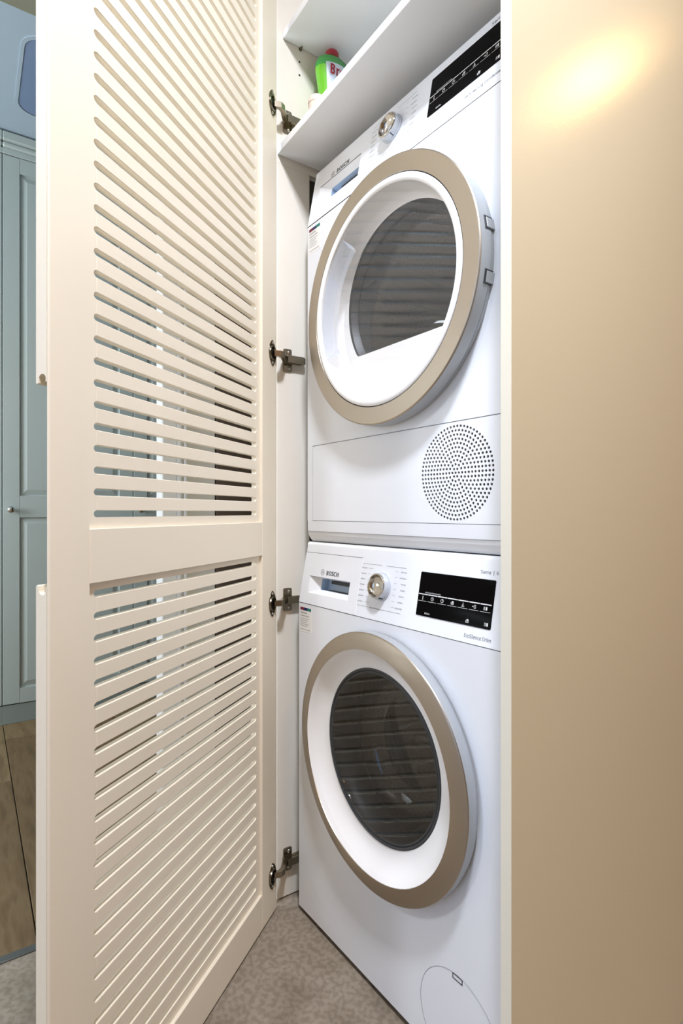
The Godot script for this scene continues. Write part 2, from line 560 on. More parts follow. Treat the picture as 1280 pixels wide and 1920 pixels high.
# ------------------------------------------------------------------ the room beyond the doorway
func left_room() -> void:
	slab("floor_room", Vector3(-2.3, -0.12, -1.6), Vector3(-0.167, -0.012, 2.5), m.dark, "dark bed under the wood look floor", "floor")
	slab("ceiling_room", Vector3(-2.3, 2.552, -1.6), Vector3(-0.26, 2.7, 2.5), m.ceiling_left, "pale blue ceiling of the room beyond the doorway", "ceiling")
	slab("wall_room_far", Vector3(-2.4, 0, -1.6), Vector3(-2.2, 2.6, 2.5), m.wall_dim, "far wall of the next room, hidden by wardrobes", "wall")
	slab("wall_room_back", Vector3(-2.3, 0, -1.7), Vector3(-0.26, 2.6, -1.6), m.wall_dim, "end wall of the next room", "wall")
	slab("wall_room_side", Vector3(-0.26, 0, -1.6), Vector3(-0.2, 2.6, -0.9), m.wall_dim, "side wall of the next room behind the cabinet", "wall")
	var st := begin()
	box(st, Vector3(-2.3, 0, 2.5), Vector3(-1.5, 2.6, 2.6))
	box(st, Vector3(-0.5, 0, 2.5), Vector3(-0.2, 2.6, 2.6))
	box(st, Vector3(-1.5, 0, 2.5), Vector3(-0.5, 0.85, 2.6))
	box(st, Vector3(-1.5, 2.15, 2.5), Vector3(-0.5, 2.6, 2.6))
	structure(put("wall_room_near", st, m.wall_dim), "window wall of the next room")
	window("window_2", Vector3(-1.5, 0.85, 2.55), Vector3(-0.5, 2.15, 2.55), "window of the next room, out of frame")
	# planks run along x, each row shifted
	var floor_room: Node = get_node("floor_room")
	var meshes := []
	for i in 2:
		var b := begin()
		box(b, Vector3(0.001, -0.012, 0.001), Vector3(1.199, 0.0, 0.2085), 0.0012)
		meshes.append(b.commit())
	var row := 0
	var z := 0.482 - 0.21 * 7
	while z < 2.3:
		var off := -1.0325 - 1.2 * 2 + (0.0 if row % 3 == 1 else 0.44 if row % 3 == 2 else 0.79)
		var col := 0
		while off < -0.17:
			var x0 := maxf(off, -2.25)
			var x1 := minf(off + 1.2, -0.168)
			if x1 - x0 > 0.02:
				var b := begin()
				box(b, Vector3(x0 + 0.0012, -0.012, z + 0.0012), Vector3(x1 - 0.0012, 0.0, z + 0.2088), 0.0012)
				put("plank", b, m["plank%d" % ((row * 2 + col) % 3)], floor_room)
			off += 1.2
			col += 1
		z += 0.21
		row += 1
	# the sage wardrobes, a run of doors facing +x
	var fr := Basis(Vector3.UP, PI / 2)
	var spans := [[0.4865, 1.028], [-0.0557, 0.4835], [-0.598, -0.0587]]
	var says := ["sliver of grey green wardrobe beside the dark joint left of the knobbed wardrobe door", "grey green panelled wardrobe unit with a knob, beside the open louvred door", "grey green wardrobe unit seen only through the door louvres"]
	for i in 3:
		var w := node("wardrobe")
		w.position = Vector3(-1.6226, 0, 0)
		var z0: float = spans[i][0]
		var z1: float = spans[i][1]
		var s := begin()
		box(s, Vector3(-0.57, 0.082, z0 - 0.0013), Vector3(-0.024, 2.5, z1 + 0.0013))
		put("body", s, m.sage_dark, w)
		s = begin()
		box(s, Vector3(-0.5, 0.0, z0 - 0.0015), Vector3(-0.004, 0.081, z1 + 0.0015), 0.001)
		put("plinth", s, m.sage_dark, w)
		s = begin()
		box(s, Vector3(-0.55, 2.462, z0 - 0.0015), Vector3(0.004, 2.486, z1 + 0.0015), 0.002)
		box(s, Vector3(-0.55, 2.486, z0 - 0.0015), Vector3(0.016, 2.508, z1 + 0.0015), 0.006)
		box(s, Vector3(-0.55, 2.508, z0 - 0.0015), Vector3(0.030, 2.545, z1 + 0.0015), 0.004)
		put("cornice", s, m.sage, w)
		# door: frame of stiles and rails with two raised panels
		frame = Transform3D(fr, Vector3.ZERO)   # local x = -z, local z = +x
		var x0 := -z1
		var x1 := -z0
		s = begin()
		var cuts := [0.0855, 0.150, 0.8946, 0.9882, 2.392, 2.4585]
		box(s, Vector3(x0, cuts[0], -0.022), Vector3(x0 + 0.064, cuts[5], 0), 0.0015)
		box(s, Vector3(x1 - 0.064, cuts[0], -0.022), Vector3(x1, cuts[5], 0), 0.0015)
		for k in [0, 2, 4]:
			box(s, Vector3(x0 + 0.064, cuts[k], -0.022), Vector3(x1 - 0.064, cuts[k + 1], -0.0002))
		var door := put("door", s, m.sage, w)
		for k in [1, 3]:
			s = begin()
			var lo := Vector2(x0 + 0.064, cuts[k])
			var hi := Vector2(x1 - 0.064, cuts[k + 1])
			var ring := [[0.0, -0.009], [0.006, -0.010], [0.028, -0.003], [0.032, -0.003]]
			for j in 3:
				raised(s, lo, hi, ring[j], ring[j + 1])
			sheet(s, lo.x + 0.032, lo.y + 0.032, hi.x - 0.032, hi.y - 0.032, -0.003)
			put("raised_panel", s, m.sage, door)
		s = begin()
		lathe(s, [Vector2(0.006, 0), Vector2(0.0055, 0.010), Vector2(0.010, 0.015), Vector2(0.0145, 0.020), Vector2(0.0135, 0.026), Vector2(0.008, 0.030), Vector2(0.0, 0.031)], Vector3(x0 + 0.030, 0.928, 0), 28)
		put("knob", s, m.chrome, door)
		frame = Transform3D()
		tag(w, says[i], "wardrobe", "grey green wardrobes in the next room")
	# rounded panel let into the ceiling
	var h := node("ceiling_hatch")
	h.position = Vector3(-1.215, 2.552, 0.232)
	frame = Transform3D(Basis(Vector3.RIGHT, PI / 2), Vector3.ZERO)
	var q := begin()
	prism(q, round_rect(Vector2(-0.215, -0.21), Vector2(0.215, 0.21), 0.06), 0.0, 0.003)
	put("panel", q, m.hatch, h)
	q = begin()
	var outer := round_rect(Vector2(-0.227, -0.222), Vector2(0.227, 0.222), 0.07)
	var inner := round_rect(Vector2(-0.2152, -0.2102), Vector2(0.2152, 0.2102), 0.0602)
	for i in outer.size():
		var j := (i + 1) % outer.size()
		quad(q, v3(outer[i], 0.003), v3(outer[j], 0.003), v3(inner[j], 0.005), v3(inner[i], 0.005), Vector3(0, 0, 1))
		var n2 := (outer[i] + outer[j]).normalized()
		quad(q, v3(outer[i], 0.0), v3(outer[j], 0.0), v3(outer[j], 0.003), v3(outer[i], 0.003), v3(n2, 0))
	put("rim", q, m.ceiling_left, h)
	frame = Transform3D()
	tag(h, "dark blue grey rounded panel in the pale ceiling above the wardrobes", "ceiling panel")


func raised(s: SurfaceTool, lo: Vector2, hi: Vector2, a: Array, b: Array) -> void:
	var o := [Vector2(lo.x + a[0], lo.y + a[0]), Vector2(hi.x - a[0], lo.y + a[0]), Vector2(hi.x - a[0], hi.y - a[0]), Vector2(lo.x + a[0], hi.y - a[0])]
	var i := [Vector2(lo.x + b[0], lo.y + b[0]), Vector2(hi.x - b[0], lo.y + b[0]), Vector2(hi.x - b[0], hi.y - b[0]), Vector2(lo.x + b[0], hi.y - b[0])]
	for k in 4:
		var j := (k + 1) % 4
		var p := [v3(o[k], a[1]), v3(o[j], a[1]), v3(i[j], b[1]), v3(i[k], b[1])]
		var n: Vector3 = (p[1] - p[0]).cross(p[2] - p[0]).normalized()
		if n.z < 0:
			n = -n
		quad(s, p[0], p[1], p[2], p[3], n)


# ------------------------------------------------------------------ the laundry cabinet
func cabinet() -> void:
	var c := node("laundry_cabinet")
	tag(c, "tall cream laundry cabinet with one open louvred door around the stacked machines", "cabinet")
	var st := begin()
	box(st, Vector3(0.6648, 0.0, -0.62), Vector3(0.6828, 2.40, -0.001))
	var ep := put("end_panel", st, m.gable, c)
	st = begin()
	box(st, Vector3(0.6648, 0.0, -0.001), Vector3(0.6828, 2.40, 0.0), 0.0004)
	put("edge_band", st, m.edge, ep)
	st = begin()   # left side: full depth above the shelf, cut back to a front strip beside the machines
	box(st, Vector3(-0.018, 1.742, -0.62), Vector3(0.0, 2.40, 0.0), 0.0005)
	box(st, Vector3(-0.018, 0.004, -0.0888), Vector3(0.0, 1.742, 0.0), 0.0005)
	put("side_panel", st, m.melamine, c)
	st = begin()
	box(st, Vector3(0.0, 1.73, -0.62), Vector3(0.6648, 2.40, -0.612))
	put("back_panel", st, m.inner_white, c)
	st = begin()
	box(st, Vector3(-0.018, 2.40, -0.62), Vector3(0.6828, 2.418, 0.0), 0.0008)
	put("top_panel", st, m.paint, c)
	# peg holes and shelf pins in the side panel
	for y: float in [2.0065, 1.9742]:
		st = begin()
		frame = Transform3D(Basis(Vector3.UP, PI / 2), Vector3(0.0, y, -0.0605))
		lathe(st, [Vector2(0.0026, 0.0003), Vector2(0.0, 0.0004)], Vector3.ZERO, 16)
		put("peg_hole", st, m.dark, c)
	for q in [Vector2(-0.063, 2.0375), Vector2(-0.45, 2.0375)]:
		st = begin()
		frame = Transform3D(Basis(Vector3.UP, PI / 2), Vector3(0.0, q.y, q.x))
		turned(st, [Vector2(0.0025, 0.0), Vector2(0.0025, 0.009), Vector2(0.0, 0.009)], Vector3.ZERO, 14)
		turned(st, [Vector2(0.0045, 0.0), Vector2(0.0045, 0.0015), Vector2(0.0025, 0.0015)], Vector3.ZERO, 14)
		put("shelf_pin", st, m.nickel, c)
	frame = Transform3D()
	louvre_door(c)
	for y: float in [1.846, 1.279, 0.710, 0.092]:
		hinge(c, y)


func louvre_door(c: Node) -> void:
	var d := node("louvre_door", c)
	d.position = Vector3(0.0235, 0.0, 0.0127)
	d.rotation_degrees.y = DOOR_TURN
	# local x = -w where w is measured from the hinge edge, z = 0 is the inner face
	var st := begin()
	box(st, Vector3(-0.0735, 0.005, -0.020), Vector3(0.0, 2.29, 0.0), 0.0008)
	put("stile", st, m.paint, d)
	st = begin()   # free stile with the finger groove milled into its edge from behind
	box(st, Vector3(-0.618, 0.005, -0.020), Vector3(-0.5805, 2.29, -0.003))
	box(st, Vector3(-0.648, 0.005, -0.0044), Vector3(-0.5805, 2.29, 0.0), 0.0016)
	frame = Transform3D(Basis(Vector3(0, 0, 1), Vector3(0, 1, 0), Vector3(-1, 0, 0)), Vector3.ZERO)   # profile x = door z, extruded along w
	for top: bool in [true, false]:
		var e := 1.0737 if top else 0.829
		var far := 2.29 if top else 0.005
		var s := 1.0 if top else -1.0
		var p := PackedVector2Array([Vector2(-0.004, far), Vector2(-0.004, e + s * 0.002), Vector2(-0.0050, e + s * 0.002)])
		for k in 13:
			var a := PI * k / 12
			p.append(Vector2(-0.01025 + cos(a) * 0.00525, e + s * (0.0065 + sin(a) * 0.00525)))
		p.append_array([Vector2(-0.0160, e + s * 0.001), Vector2(-0.0185, e), Vector2(-0.020, e + s * 0.0015), Vector2(-0.020, far)])
		prism(st, p, 0.6178, 0.648)
	frame = Transform3D()
	put("stile", st, m.paint, d)
	for r in [[0.005, 0.0805], [0.823, 0.8955], [2.2085, 2.29]]:
		st = begin()
		box(st, Vector3(-0.5805, r[0], -0.020), Vector3(-0.0735, r[1], -0.0001), 0.0006)
		put("rail", st, m.paint, d)
	slotted(d, 0.8955, 2.2085, 0.9155, 0.0296, 44)
	slotted(d, 0.0805, 0.823, 0.106, 0.0305, 24)


func slotted(d: Node, v0: float, v1: float, first: float, pitch: float, count: int) -> void:
	var r := 0.0047
	var zf := -0.0065
	var zb := -0.0177
	var a := 0.0946
	var b := 0.5624
	var bar := begin()
	box(bar, Vector3(-b, r, zb), Vector3(-a, pitch - r, zf), 0.0007)
	var shared := bar.commit()
	for k in count - 1:
		var o := MeshInstance3D.new()
		o.name = numbered("slat", d)
		o.mesh = shared
		o.material_override = m.paint
		o.position.y = first + pitch * k
		d.add_child(o, true)
	for e in [[v0, first - r], [first + pitch * (count - 1) + r, v1]]:
		var st := begin()
		box(st, Vector3(-b, e[0], zb), Vector3(-a, e[1], zf))
		put("slat", st, m.paint, d)
	for side in [[a, 0.0735, -1.0], [b, 0.5805, 1.0]]:   # the margins with the round ends of the slots
		var st := begin()
		var line := [Vector2(side[0], v0)]   # the scalloped edge, from bottom to top
		for k in count:
			for j in 11:
				var t := -PI / 2 + PI * j / 10
				line.append(Vector2(side[0] + side[2] * cos(t) * r, first + pitch * k + sin(t) * r))
		line.append(Vector2(side[0], v1))
		for k in line.size() - 1:
			var q0: Vector2 = line[k]
			var q1: Vector2 = line[k + 1]
			var e := Vector2(side[1], 0)
			for z: float in [zf, zb]:
				quad(st, Vector3(-q0.x, q0.y, z), Vector3(-q1.x, q1.y, z), Vector3(-e.x, q1.y, z), Vector3(-e.x, q0.y, z), Vector3(0, 0, 1 if z == zf else -1))
			var n: Vector3 = Vector3(-(q1 - q0).y, -(q1 - q0).x, 0).normalized() * side[2]
			quad(st, Vector3(-q0.x, q0.y, zf), Vector3(-q1.x, q1.y, zf), Vector3(-q1.x, q1.y, zb), Vector3(-q0.x, q0.y, zb), -n)
		put("panel_margin", st, m.paint, d)


func hinge(c: Node, y: float) -> void:
	var h := node("hinge", c)
	h.position = Vector3(0, y, 0)
	# the cup and its flange on the door's inner face
	frame = Transform3D(Basis(Vector3.UP, deg_to_rad(DOOR_TURN)), Vector3(0.0235, 0, 0.0127))
	var st := begin()
	var p := PackedVector2Array()
	for k in 40:
		var t := TAU * k / 40
		var e := Vector2(cos(t), sin(t))
		p.append(Vector2(-0.0245 + 0.0175 * e.x * (1.0 - 0.45 * absf(e.y) ** 3), 0.029 * e.y))
	prism(st, p, 0.0, 0.0016, true)
	turned(st, [Vector2(0.0165, 0.0016), Vector2(0.0155, 0.0042), Vector2(0.013, 0.0042), Vector2(0.0125, 0.0018)], Vector3(-0.0245, 0, 0), 28)
	var cup := put("hinge_cup", st, m.nickel, h)
	st = begin()
	turned(st, [Vector2(0.0126, 0.0021), Vector2(0.0, 0.0019)], Vector3(-0.0245, 0, 0), 24)
	put("cup_hollow", st, m.nickel_dark, h)
	for s: float in [-1.0, 1.0]:
		st = begin()
		lathe(st, [Vector2(0.0034, 0.0016), Vector2(0.003, 0.003), Vector2(0.0, 0.0034)], Vector3(-0.0245, s * 0.0225, 0), 14)
		put("screw", st, m.chrome, h)
	# the cranked arm from cup to plate, and the plate with its wings on the side panel
	frame = Transform3D(Basis(Vector3.RIGHT, Vector3(0, 0, 1), Vector3(0, -1, 0)), Vector3.ZERO)   # profile (x, z) extruded along y
	st = begin()
	var path := [Vector2(0.0415, 0.0270), Vector2(0.046, 0.012), Vector2(0.040, 0.0), Vector2(0.026, -0.010), Vector2(0.0165, -0.020), Vector2(0.0165, -0.068), Vector2(0.0065, -0.070), Vector2(0.0065, -0.014), Vector2(0.018, -0.003), Vector2(0.031, 0.006), Vector2(0.036, 0.014), Vector2(0.034, 0.021)]
	prism(st, PackedVector2Array(path), -0.0065, 0.0065)
	put("hinge_arm", st, m.nickel, h)
	st = begin()
	prism(st, PackedVector2Array([Vector2(0.0185, -0.020), Vector2(0.0185, -0.064), Vector2(0.0165, -0.066), Vector2(0.016, -0.020)]), -0.0085, 0.0085)
	put("hinge_cover", st, m.nickel, h)
	frame = Transform3D(Basis(Vector3.UP, PI / 2), Vector3.ZERO)   # on the side panel: local x = -z, local z = +x
	st = begin()
	prism(st, round_rect(Vector2(0.014, -0.0075), Vector2(0.064, 0.0075), 0.003), 0.0, 0.0075)
	prism(st, round_rect(Vector2(0.016, -0.027), Vector2(0.038, 0.027), 0.004), 0.0, 0.0032)
	put("mounting_plate", st, m.nickel, h)
	for s: float in [-1.0, 1.0]:
		st = begin()
		lathe(st, [Vector2(0.0042, 0.0032), Vector2(0.0036, 0.0048), Vector2(0.0, 0.0054)], Vector3(0.030, s * 0.0185, 0), 14)
		put("screw", st, m.chrome, h)
	frame = Transform3D()


func shelves() -> void:
	for i in 2:
		var y: float = [1.7612, 2.0405][i]
		var z: float = [-0.0008, -0.0155][i]
		var st := begin()
		box(st, Vector3(0.0007, y, -0.60), Vector3(0.6641, y + 0.0178, z), 0.0008)
		tag(put("shelf", st, m.inner_white), ["white cabinet shelf directly above the tumble dryer, carrying the green bottle", "upper white cabinet shelf at the top edge of the photo"][i], "shelf", "white cabinet shelves")


# ------------------------------------------------------------------ both machines
func machine(called: String, at: Vector3) -> Node3D:
	var o := node(called)
	o.position = at
	o.rotation_degrees.y = SKEW
	return o


func casing(o: Node, y0: float, y1: float, set_back: float) -> void:
	var st := begin()
	var w := 0.598
	box(st, Vector3(0, y0, -0.59), Vector3(0.003, y1, -set_back))
	box(st, Vector3(w - 0.003, y0, -0.59), Vector3(w, y1, -set_back))
	box(st, Vector3(0, y1 - 0.004, -0.59), Vector3(w, y1, -set_back), 0.001)
	box(st, Vector3(0, y0, -0.59), Vector3(w, y0 + 0.003, -set_back))
	box(st, Vector3(0, y0, -0.59), Vector3(w, y1, -0.586))
	put("casing", st, m.enamel, o)


# side edges of a front sheet: a small rounded return on the left and right
func returns(st: SurfaceTool, x0: float, x1: float, y0: float, y1: float, z: float, depth: float) -> void:
	var r := 0.004
	for s in [[x0, -1.0], [x1, 1.0]]:
		var last := Vector2(s[0], z)
		var ln := Vector3(0, 0, 1)
		for k in range(1, 6):
			var a := PI / 2 * k / 5
			var q := Vector2(s[0] + s[1] * r * sin(a), z - r * (1 - cos(a)))
			var n := Vector3(s[1] * sin(a), 0, cos(a))
			quads(st, [Vector3(last.x, y0, last.y), Vector3(q.x, y0, q.y), Vector3(q.x, y1, q.y), Vector3(last.x, y1, last.y)], [ln, n, n, ln])
			last = q
			ln = n
		quad(st, Vector3(last.x, y0, last.y), Vector3(last.x, y0, last.y - depth), Vector3(last.x, y1, last.y - depth), Vector3(last.x, y1, last.y), Vector3(s[1], 0, 0))


# the leaning control fascia: drawer or tank front, dial, black display, lettering. base is where it starts, in the machine's frame
func fascia(o: Node, base: Vector3, washer: bool) -> void:
	var lean := Transform3D(Basis(Vector3.RIGHT, deg_to_rad(TILT)), base)
	frame = lean
	var w := 0.598
	var top := 0.1335
	var st := begin()
	sheet(st, 0.2155, 0.0006, w - 0.004, top, 0.0)
	sheet(st, 0.004, 0.1168, 0.2155, top, 0.0)
	returns(st, 0.2155, w - 0.004, 0.0006, 0.1168, 0.0, 0.02)
	returns(st, 0.004, w - 0.004, 0.1168, top, 0.0, 0.02)
	var last := Vector2(top, 0.0)
	var ln := Vector3(0, 0, 1)
	for k in range(1, 8):   # rounded top edge
		var a := deg_to_rad(101.0) * k / 7
		var q := Vector2(top + 0.009 * sin(a), -0.009 * (1 - cos(a)))
		var n := Vector3(0, sin(a), cos(a))
		quads(st, [Vector3(0.001, last.x, last.y), Vector3(w - 0.001, last.x, last.y), Vector3(w - 0.001, q.x, q.y), Vector3(0.001, q.x, q.y)], [ln, ln, n, n])
		last = q
		ln = n
	quad(st, Vector3(0.001, last.x, last.y), Vector3(w - 0.001, last.x, last.y), Vector3(w - 0.001, last.x + 0.004, last.y - 0.03), Vector3(0.001, last.x + 0.004, last.y - 0.03), Vector3(0, 1, 0.1))
	for x: float in [0.001, w - 0.001]:
		quad(st, Vector3(x, 0, -0.004), Vector3(x, 0, -0.03), Vector3(x, last.x, -0.03), Vector3(x, last.x, -0.004), Vector3(-1 if x < 0.3 else 1, 0, 0))
	var f := put("control_fascia", st, m.plastic, o)
	# drawer front with its grip recess
	st = begin()
	var x0 := 0.0042
	var x1 := 0.2142
	var y0 := 0.0008
	var y1 := 0.1158
	var gx0 := 0.034
	var gx1 := 0.185
	var gy0 := 0.0258 if washer else 0.0360
	var gy1 := 0.0640 if washer else 0.0865
	var iy0 := 0.0365 if washer else 0.0485
	var iy1 := 0.0615 if washer else 0.0750
	var up := 0.0 if washer else 0.0190      # the dryer carries its marks a little higher
	var dial_up := 0.0 if washer else 0.0155
	var disp_up := 0.0 if washer else 0.0130
	var z := 0.0006
	sheet(st, x0, gy1, x1, y1, z)
	sheet(st, x0, y0, x1, gy0, z)
	sheet(st, x0, gy0, gx0, gy1, z)
	sheet(st, gx1, gy0, x1, gy1, z)
	returns(st, x0, x1, y0, y1, z, 0.02)
	# bevelled recess: wide slope below, straight lip above
	var o4 := [Vector3(gx0, gy0, z), Vector3(gx1, gy0, z), Vector3(gx1, gy1, z), Vector3(gx0, gy1, z)]
	var i4 := [Vector3(0.0655, iy0, -0.012), Vector3(0.1675, iy0, -0.012), Vector3(0.1675, iy1, -0.012), Vector3(0.0655, iy1, -0.012)]
	for k in 4:
		var j := (k + 1) % 4
		var n: Vector3 = (o4[j] - o4[k]).cross(i4[j] - o4[k]).normalized()
		quad(st, o4[k], o4[j], i4[j], i4[k], n if n.z > 0 else -n)
	var drawer := put("detergent_drawer" if washer else "water_tank_front", st, m.plastic, o)
	st = begin()
	var b4 := [Vector3(0.0655, iy0, -0.012), Vector3(0.1675, iy0, -0.012), Vector3(0.1675, iy1, -0.012), Vector3(0.0655, iy1, -0.012)]
	for k in 4:
		var j := (k + 1) % 4
		var away := Vector3(0, 0, -0.02)
		var inward: Vector3 = (Vector3(0.1165, (iy0 + iy1) / 2, -0.012) - (b4[k] + b4[j]) / 2).normalized()
		quad(st, b4[k], b4[j], b4[j] + away, b4[k] + away, Vector3(0, signf(inward.y), 0) if k % 2 == 0 else Vector3(signf(inward.x), 0, 0))
	sheet(st, 0.0655, iy0, 0.1675, iy1, -0.031)
	put("grip_hollow", st, m.tray, drawer)
	st = begin()
	box(st, Vector3(0.090, iy0 + 0.001, -0.030), Vector3(0.166, iy0 + 0.003, -0.016), 0.0005)
	box(st, Vector3(0.088, iy1 - 0.0085, -0.031), Vector3(0.166, iy1 - 0.001, -0.022), 0.0005)
	put("grip_latch", st, m.rubber, drawer)
	st = begin()   # lip over the recess and the drawer's seams
	box(st, Vector3(gx0 - 0.001, gy1 - 0.0009, z - 0.003), Vector3(gx1 + 0.001, gy1 + 0.0002, z + 0.0006), 0.0003)
	put("drawer_lip", st, m.groove, drawer)
	st = begin()
	box(st, Vector3(0.003, 0.1158, -0.004), Vector3(0.2150, 0.1168, -0.0008))
	box(st, Vector3(0.2142, 0.0, -0.004), Vector3(0.2155, 0.1168, -0.0012))
	put("seam", st, m.seam, o)
	# maker's mark and name
	st = begin()
	frame = lean * Transform3D(Basis(), Vector3(0, up, 0))
	for rr in [[0.0056, 0.0064]]:
		turned(st, [Vector2(rr[0], 0.0009), Vector2(rr[1], 0.0009)], Vector3(0.081, 0.0752, 0), 28)
	box(st, Vector3(0.0782, 0.0715, z), Vector3(0.0788, 0.0789, 0.0009))
	box(st, Vector3(0.0832, 0.0715, z), Vector3(0.0838, 0.0789, 0.0009))
	box(st, Vector3(0.0788, 0.0747, z), Vector3(0.0832, 0.0757, 0.0009))
	put("emblem", st, m.print_dark, drawer)
	text("lettering", "BOSCH", m.print_dark, drawer, Vector3(0.1185, 0.0748, 0.0008), 0.045, 0.0095, "Droid Sans", true)
	frame = lean
	# the dial
	var dc := Vector3(0.2835, 0.0655 + dial_up, 0.0)
	st = begin()
	turned(st, [Vector2(0.0272, 0.0), Vector2(0.0270, 0.003), Vector2(0.0262, 0.0034), Vector2(0.0250, 0.0034)], dc, 64)
	lathe(st, [Vector2(0.0252, 0.0034), Vector2(0.0246, 0.0120), Vector2(0.0240, 0.0135)], dc, 64)
	var dial := put("dial", st, m.knob_ring, o)
	st = begin()
	lathe(st, [Vector2(0.0240, 0.0135), Vector2(0.0238, 0.0156), Vector2(0.0226, 0.0170), Vector2(0.0212, 0.0167)], dc, 64)
	lathe(st, [Vector2(0.0212, 0.0167), Vector2(0.0195, 0.0110), Vector2(0.016, 0.0075), Vector2(0.010, 0.0055), Vector2(0.0, 0.0050)], dc, 64)
	put("dial_face", st, m.chrome, dial)
	st = begin()
	var pa := deg_to_rad(-62.0)
	frame = lean * Transform3D(Basis(Vector3.BACK, pa), dc)
	box(st, Vector3(0.0235, -0.0006, 0.004), Vector3(0.0262, 0.0006, 0.0130))
	put("pointer", st, m.dark, dial)
	frame = lean * Transform3D(Basis(), Vector3(0, dial_up, 0))
	# programme legend beside the dial: fine grey print
	st = begin()
	var rng := RandomNumberGenerator.new()
	rng.seed = 7
	for k in 7:
		var y := 0.0965 - 0.0111 * k
		word(st, rng, 0.2165, y, 0.0135 + 0.006 * rng.randf(), 0.0026)
		var wr := 0.011 + 0.009 * rng.randf()
		word(st, rng, 0.3485 - wr, y, wr, 0.0026)
		if k % 3 == 0:
			sheet(st, 0.2375, y + 0.0010, 0.252, y + 0.0014, 0.0003)
		else:
			sheet(st, 0.2385, y + 0.0010, 0.2445, y + 0.0014, 0.0003)
		sheet(st, 0.3175, y + 0.0010, 0.3245, y + 0.0014, 0.0003)
	for k in [[0.218, 0.277, 0.1055], [0.290, 0.346, 0.1055], [0.2165, 0.250, 0.0222], [0.300, 0.346, 0.0222]]:
		sheet(st, k[0], k[2], k[1], k[2] + 0.0005, 0.0003)
	word(st, rng, 0.2565, 0.0212, 0.042, 0.0026)
	put("legend", st, m.print_grey, o)
	# black display with its touch keys
	frame = lean * Transform3D(Basis(), Vector3(0, disp_up, 0))
	st = begin()
	prism(st, round_rect(Vector2(0.3853, 0.0275), Vector2(0.5483, 0.1035), 0.0022, 4), 0.0, 0.0009)
	var disp := put("display", st, m.screen, o)
	st = begin()
	var step := 0.1600 / 7
	for k in 7:
		var a := 0.3862 + step * k
		sheet(st, a + 0.0006, 0.0640, a + step - 0.0006, 0.0657, 0.0012)
		sheet(st, a + 0.0012, 0.0528, a + step - 0.0014, 0.0533, 0.0012)
		icon(st, k, Vector2(a + step / 2, 0.0585))
	word(st, rng, 0.402, 0.0674, 0.036, 0.0022, 0.0012)
	word(st, rng, 0.4065, 0.0315, 0.011, 0.0032, 0.0012)
	icon(st, 3, Vector2(0.5015, 0.0345))
	icon(st, 6, Vector2(0.5395, 0.0345))
	put("display_print", st, m.print_white, disp)
	frame = lean
	text("lettering", "Serie | 6", m.print_grey, o, Vector3(0.5338, 0.1145 + disp_up * 0.75, 0.0002), 0.035, 0.0075)
	if washer:
		text("lettering", "EcoSilence Drive", m.print_grey, o, Vector3(0.5248, 0.0118, 0.0002), 0.053, 0.0064)
	else:
		text("lettering", "SelfCleaning Condenser", m.print_grey, o, Vector3(0.5130, 0.0200, 0.0002), 0.075, 0.0064)
	frame = Transform3D()


# unreadably small print: a run of short upright strokes
func word(st: SurfaceTool, rng: RandomNumberGenerator, x: float, y: float, w: float, h: float, z := 0.0003) -> void:
	var a := x
	while a < x + w:
		var s := h * rng.randf_range(0.35, 0.6)
		var t := h * rng.randf_range(0.7, 1.0)
		sheet(st, a, y, a + s * 0.45, y + t, z)
		sheet(st, a, y, a + s, y + h * 0.25, z)
		a += s + h * 0.22


func icon(st: SurfaceTool, k: int, c: Vector2) -> void:
	var z := 0.0012
	match k:
		0:
			for j in 3:
				sheet(st, c.x - 0.0009, c.y - 0.0032 + j * 0.0024, c.x + 0.0009, c.y - 0.0016 + j * 0.0024, z)
		1, 2:
			turned(st, [Vector2(0.0026, z), Vector2(0.0033, z)], Vector3(c.x, c.y, 0), 20)
			sheet(st, c.x - 0.0003, c.y - 0.0003, c.x + 0.0003, c.y + 0.0022, z)
			sheet(st, c.x, c.y - 0.0003, c.x + 0.0017, c.y + 0.0003, z)
		3:
			sheet(st, c.x - 0.0030, c.y - 0.0028, c.x + 0.0030, c.y - 0.0020, z)
			sheet(st, c.x - 0.0030, c.y - 0.0028, c.x - 0.0022, c.y + 0.0012, z)
			sheet(st, c.x + 0.0022, c.y - 0.0028, c.x + 0.0030, c.y + 0.0026, z)
			sheet(st, c.x - 0.0008, c.y - 0.0010, c.x + 0.0014, c.y + 0.0028, z)
		4:
			sheet(st, c.x - 0.0032, c.y - 0.0030, c.x + 0.0032, c.y - 0.0023, z)
			sheet(st, c.x - 0.0004, c.y - 0.0023, c.x + 0.0004, c.y + 0.0034, z)
			sheet(st, c.x - 0.0018, c.y - 0.0006, c.x + 0.0018, c.y, z)
		5:
			sheet(st, c.x - 0.0036, c.y - 0.0004, c.x - 0.0008, c.y + 0.0008, z)
			sheet(st, c.x, c.y - 0.0026, c.x + 0.0007, c.y + 0.0028, z)
			sheet(st, c.x, c.y - 0.0026, c.x + 0.0038, c.y - 0.0019, z)
			sheet(st, c.x, c.y + 0.0021, c.x + 0.0038, c.y + 0.0028, z)
			sheet(st, c.x + 0.0031, c.y - 0.0026, c.x + 0.0038, c.y + 0.0028, z)
		6:
			sheet(st, c.x - 0.0036, c.y - 0.0026, c.x - 0.0029, c.y + 0.0026, z)
			sheet(st, c.x - 0.0018, c.y - 0.0026, c.x - 0.0011, c.y + 0.0026, z)
			sheet(st, c.x - 0.0036, c.y + 0.0019, c.x - 0.0011, c.y + 0.0026, z)
			sheet(st, c.x + 0.0004, c.y - 0.0026, c.x + 0.0034, c.y + 0.0026, z)


